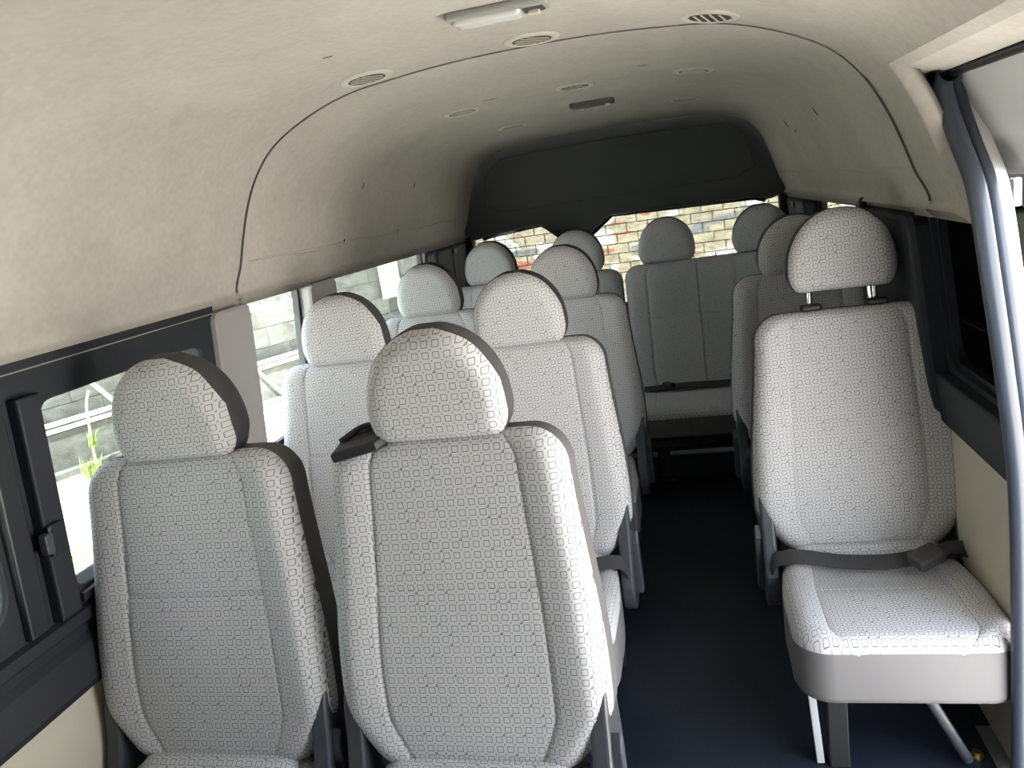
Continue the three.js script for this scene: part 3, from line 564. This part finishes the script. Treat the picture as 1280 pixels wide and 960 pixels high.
// old concrete wall slanting past the van on the left; u runs along it, n points to the van
const WA = [-5.77, -5.93], WT = [0.4116, -0.9114], WN = [0.9114, 0.4116];
const wp = (u, y, o = 0) => [WA[0] + WT[0] * u + WN[0] * o, y, WA[1] + WT[1] * u + WN[1] * o];
const wallTurn = Math.atan2(WN[0], WN[1]);
function wallBox(w, h, d, u, y, o, seedUV = 1) { const g = uvBox(box(w, h, d), 1); const uvs = g.attributes.uv; for (let i = 0; i < uvs.count; i++) uvs.setXY(i, (uvs.getX(i) - u) / 4 * seedUV, (uvs.getY(i) + y) / 2); return g.rotateY(wallTurn).translate(...wp(u, y, o)); }
{
  const w = tag(group('concrete_wall'), 'weathered grey concrete block wall on a plinth beside the van', 'wall');
  mesh('core', wallBox(10.4, 5.0, 0.2, 1.2, 1.85, -0.30), M.concrete, w);
  mesh('plinth', wallBox(10.4, 0.42, 0.35, 1.2, GY + 0.2, -0.16), M.concrete, w);
  const bw = 0.60, bh = 0.24;
  for (let j = 0; j < 9; j++) for (let i = 0; i < 16; i++) { const u = -3.8 + (i + (j % 2) / 2) * bw, y = -0.25 + bh * (j + 0.5); mesh('block', wallBox(bw - 0.006, bh - 0.006, 0.06, u, y, -0.20 + rnd() * 0.006), M.concrete, w); }
}
tag(mesh('kerb', wallBox(9, 0.06, 0.12, 1.2, GY + 0.03, 0.10), M.concrete), 'low concrete kerb along the foot of the block wall', 'kerb');
const pipe = (name, a, b, r, label) => tag(mesh(name, rod(wp(...a), wp(...b), r), M.whitePipe), label, 'pipe');
pipe('white_pipe', [-2.5, -0.14, 0.02], [6.2, -0.14, 0.02], 0.022, 'upper of two parallel white pipes along the plinth');
pipe('white_pipe', [-2.5, -0.205, 0.02], [6.2, -0.205, 0.02], 0.022, 'lower of two parallel white pipes along the plinth');
pipe('white_pipe', [0.35, 0.42, 0.08], [0.80, -0.24, 0.10], 0.022, 'slanting white pipe seen through the sliding window');
pipe('white_pipe', [2.02, 0.28, 0.03], [2.62, -0.62, 0.26], 0.018, 'slanting white pipe reaching the ground beyond the narrow window');
{ const g = tag(group('white_pipe'), 'thick level white pipe high on the wall with a thin bent branch', 'pipe');
  mesh('main_run', rod(wp(1.95, 0.487, 0), wp(3.6, 0.49, 0), 0.026), M.whitePipe, g);
  mesh('branch', tube([wp(2.54, 0.48, 0.02), wp(2.62, 0.40, 0.02), wp(2.70, 0.31, 0.02), wp(2.73, 0.303, 0.02), wp(3.2, 0.302, 0.02), wp(3.6, 0.302, 0.02)], 0.014, 40, 8), M.whitePipe, g); }
pipe('white_pipe', [0.6, 0.217, 0.0], [1.9, 0.217, 0.0], 0.03, 'short white rail pipe under the pale sheet');
tag(mesh('pale_sheet', wallBox(0.4, 0.22, 0.02, 1.66, 0.37, 0.02), M.whitePipe), 'pale sheet leaning on the wall above the rail pipe', 'sheet');
tag(mesh('beige_board', wallBox(0.38, 0.5, 0.02, 4.95, 0.45, -0.10), M.mortar), 'beige board fixed to the wall seen through the long window', 'board');
// weeds
const leafMat = S({ color: lin(0.16, 0.24, 0.05), roughness: 0.9, side: THREE.DoubleSide }), dryMat = S({ color: lin(0.42, 0.38, 0.18), roughness: 0.9 });
function tuft(c, n, h, spread, mat) {
  const gs = [];
  for (let k = 0; k < n; k++) {
    const a = rnd() * 6.28, r = Math.sqrt(rnd()) * spread, b = rnd() * 6.28, hh = h * (0.5 + rnd() * 0.6), x = c[0] + Math.cos(a) * r, z = c[2] + Math.sin(a) * r, ww = 0.0025 + rnd() * 0.003;
    const tx = Math.cos(b) * hh * 0.5, tz = Math.sin(b) * hh * 0.5, px = -Math.sin(b) * ww, pz = Math.cos(b) * ww;
    const g = new THREE.BufferGeometry(); g.setAttribute('position', new THREE.Float32BufferAttribute([x - px, c[1], z - pz, x + px, c[1], z + pz, x + tx * 0.4 + px, c[1] + hh * 0.65, z + tz * 0.4 + pz, x + tx * 0.4 - px, c[1] + hh * 0.65, z + tz * 0.4 - pz, x + tx, c[1] + hh, z + tz], 3));
    g.setIndex([0, 1, 2, 0, 2, 3, 3, 2, 4]); const q = g.toNonIndexed(); q.computeVertexNormals(); gs.push(q);
  }
  return mergeGeometries(gs);
}
for (const [p, n, h, s, m, l] of [
  [wp(2.75, GY, 0.52), 150, 0.22, 0.2, leafMat, 'yellow-green grass clump at the wall foot beyond the narrow window'],
  [wp(3.25, GY, 0.52), 150, 0.2, 0.2, leafMat, 'yellow-green grass clump half hidden behind the pillar of the narrow window'],
  [wp(0.15, GY, 0.5), 90, 0.2, 0.1, leafMat, 'small weed clump beside the sapling'],
  [wp(1.0, GY, 0.5), 160, 0.10, 0.2, leafMat, 'low grass clump on the kerb right of the sapling'],
  [[-3.75, GY, -4.2], 170, 0.05, 0.28, leafMat, 'flat grass patch in the open yard'],
  [[-4.0, GY, -4.75], 90, 0.05, 0.16, leafMat, 'tiny grass patch farther out in the yard'],
  [wp(0.85, GY, 1.0), 90, 0.75, 0.1, leafMat, 'tall leafy weed standing before the block wall']]) {
  const o = tag(mesh('grass_clump', tuft(p, n, h, s, m), m), l, 'grass'); 
}
{ const sp = tag(group('sapling'), 'thin bare sapling stick rising in front of the block wall', 'plant');
  mesh('stem', tube([wp(0.30, GY, 0.22), wp(0.33, -0.3, 0.22), wp(0.37, 0, 0.22), wp(0.42, 0.12, 0.22)], 0.012, 20, 6), dryMat, sp);
  mesh('leaf', tuft(wp(0.33, -0.42, 0.22), 30, 0.16, 0.05, leafMat), leafMat, sp); }
// block wall behind the van
{
  const w = tag(group('block_wall'), 'sunlit block wall with flaking white and red paint behind the van', 'wall'), Z0 = -16, bw = 0.42, bh = 0.195;
  const place = (bx, by, x, y, z, d) => { const g = uvBox(box(bx, by, d), 1), u = g.attributes.uv; for (let i = 0; i < u.count; i++) u.setXY(i, (u.getX(i) + x) / 6, (u.getY(i) + y) / 3); return g.translate(x, y, z); };
  mesh('core', place(15, 5.0, 1.8, 1.85, Z0 - 0.2, 0.2), M.mortar, w);
  for (let j = 0; j < 13; j++) for (let i = 0; i < 21; i++) { const x = -4.6 + (i + (j % 2) / 2) * bw, y = GY + bh * (j + 0.5); mesh('block', place(bw - 0.018, bh - 0.017, x, y, Z0 - 0.055 + rnd() * 0.02, 0.08), M.block, w); }
}
{ // cream outbuilding on the doorway side
  const b = tag(group('outbuilding'), 'cream outbuilding with a barred vent seen past the single seats', 'building');
  mesh('wall', box(3.0, 5.0, 0.2, 4.3, 1.85, -8.0), M.creamWall, b);
  mesh('wing_wall', box(0.2, 5.0, 5.6, 3.6, 1.85, -5.1), M.creamWall, b);
  mesh('vent_opening', box(0.30, 0.5, 0.03, 3.15, 0.80, -7.895), M.ventDark, b);
  for (let k = 0; k < 5; k++) mesh('bar', box(0.30, 0.03, 0.04, 3.15, 0.62 + k * 0.09, -7.87), M.creamWall, b);
}

scene.traverse((o) => { if (o.isMesh) { o.castShadow = true; o.receiveShadow = true; } });
renderer.render(scene, camera);
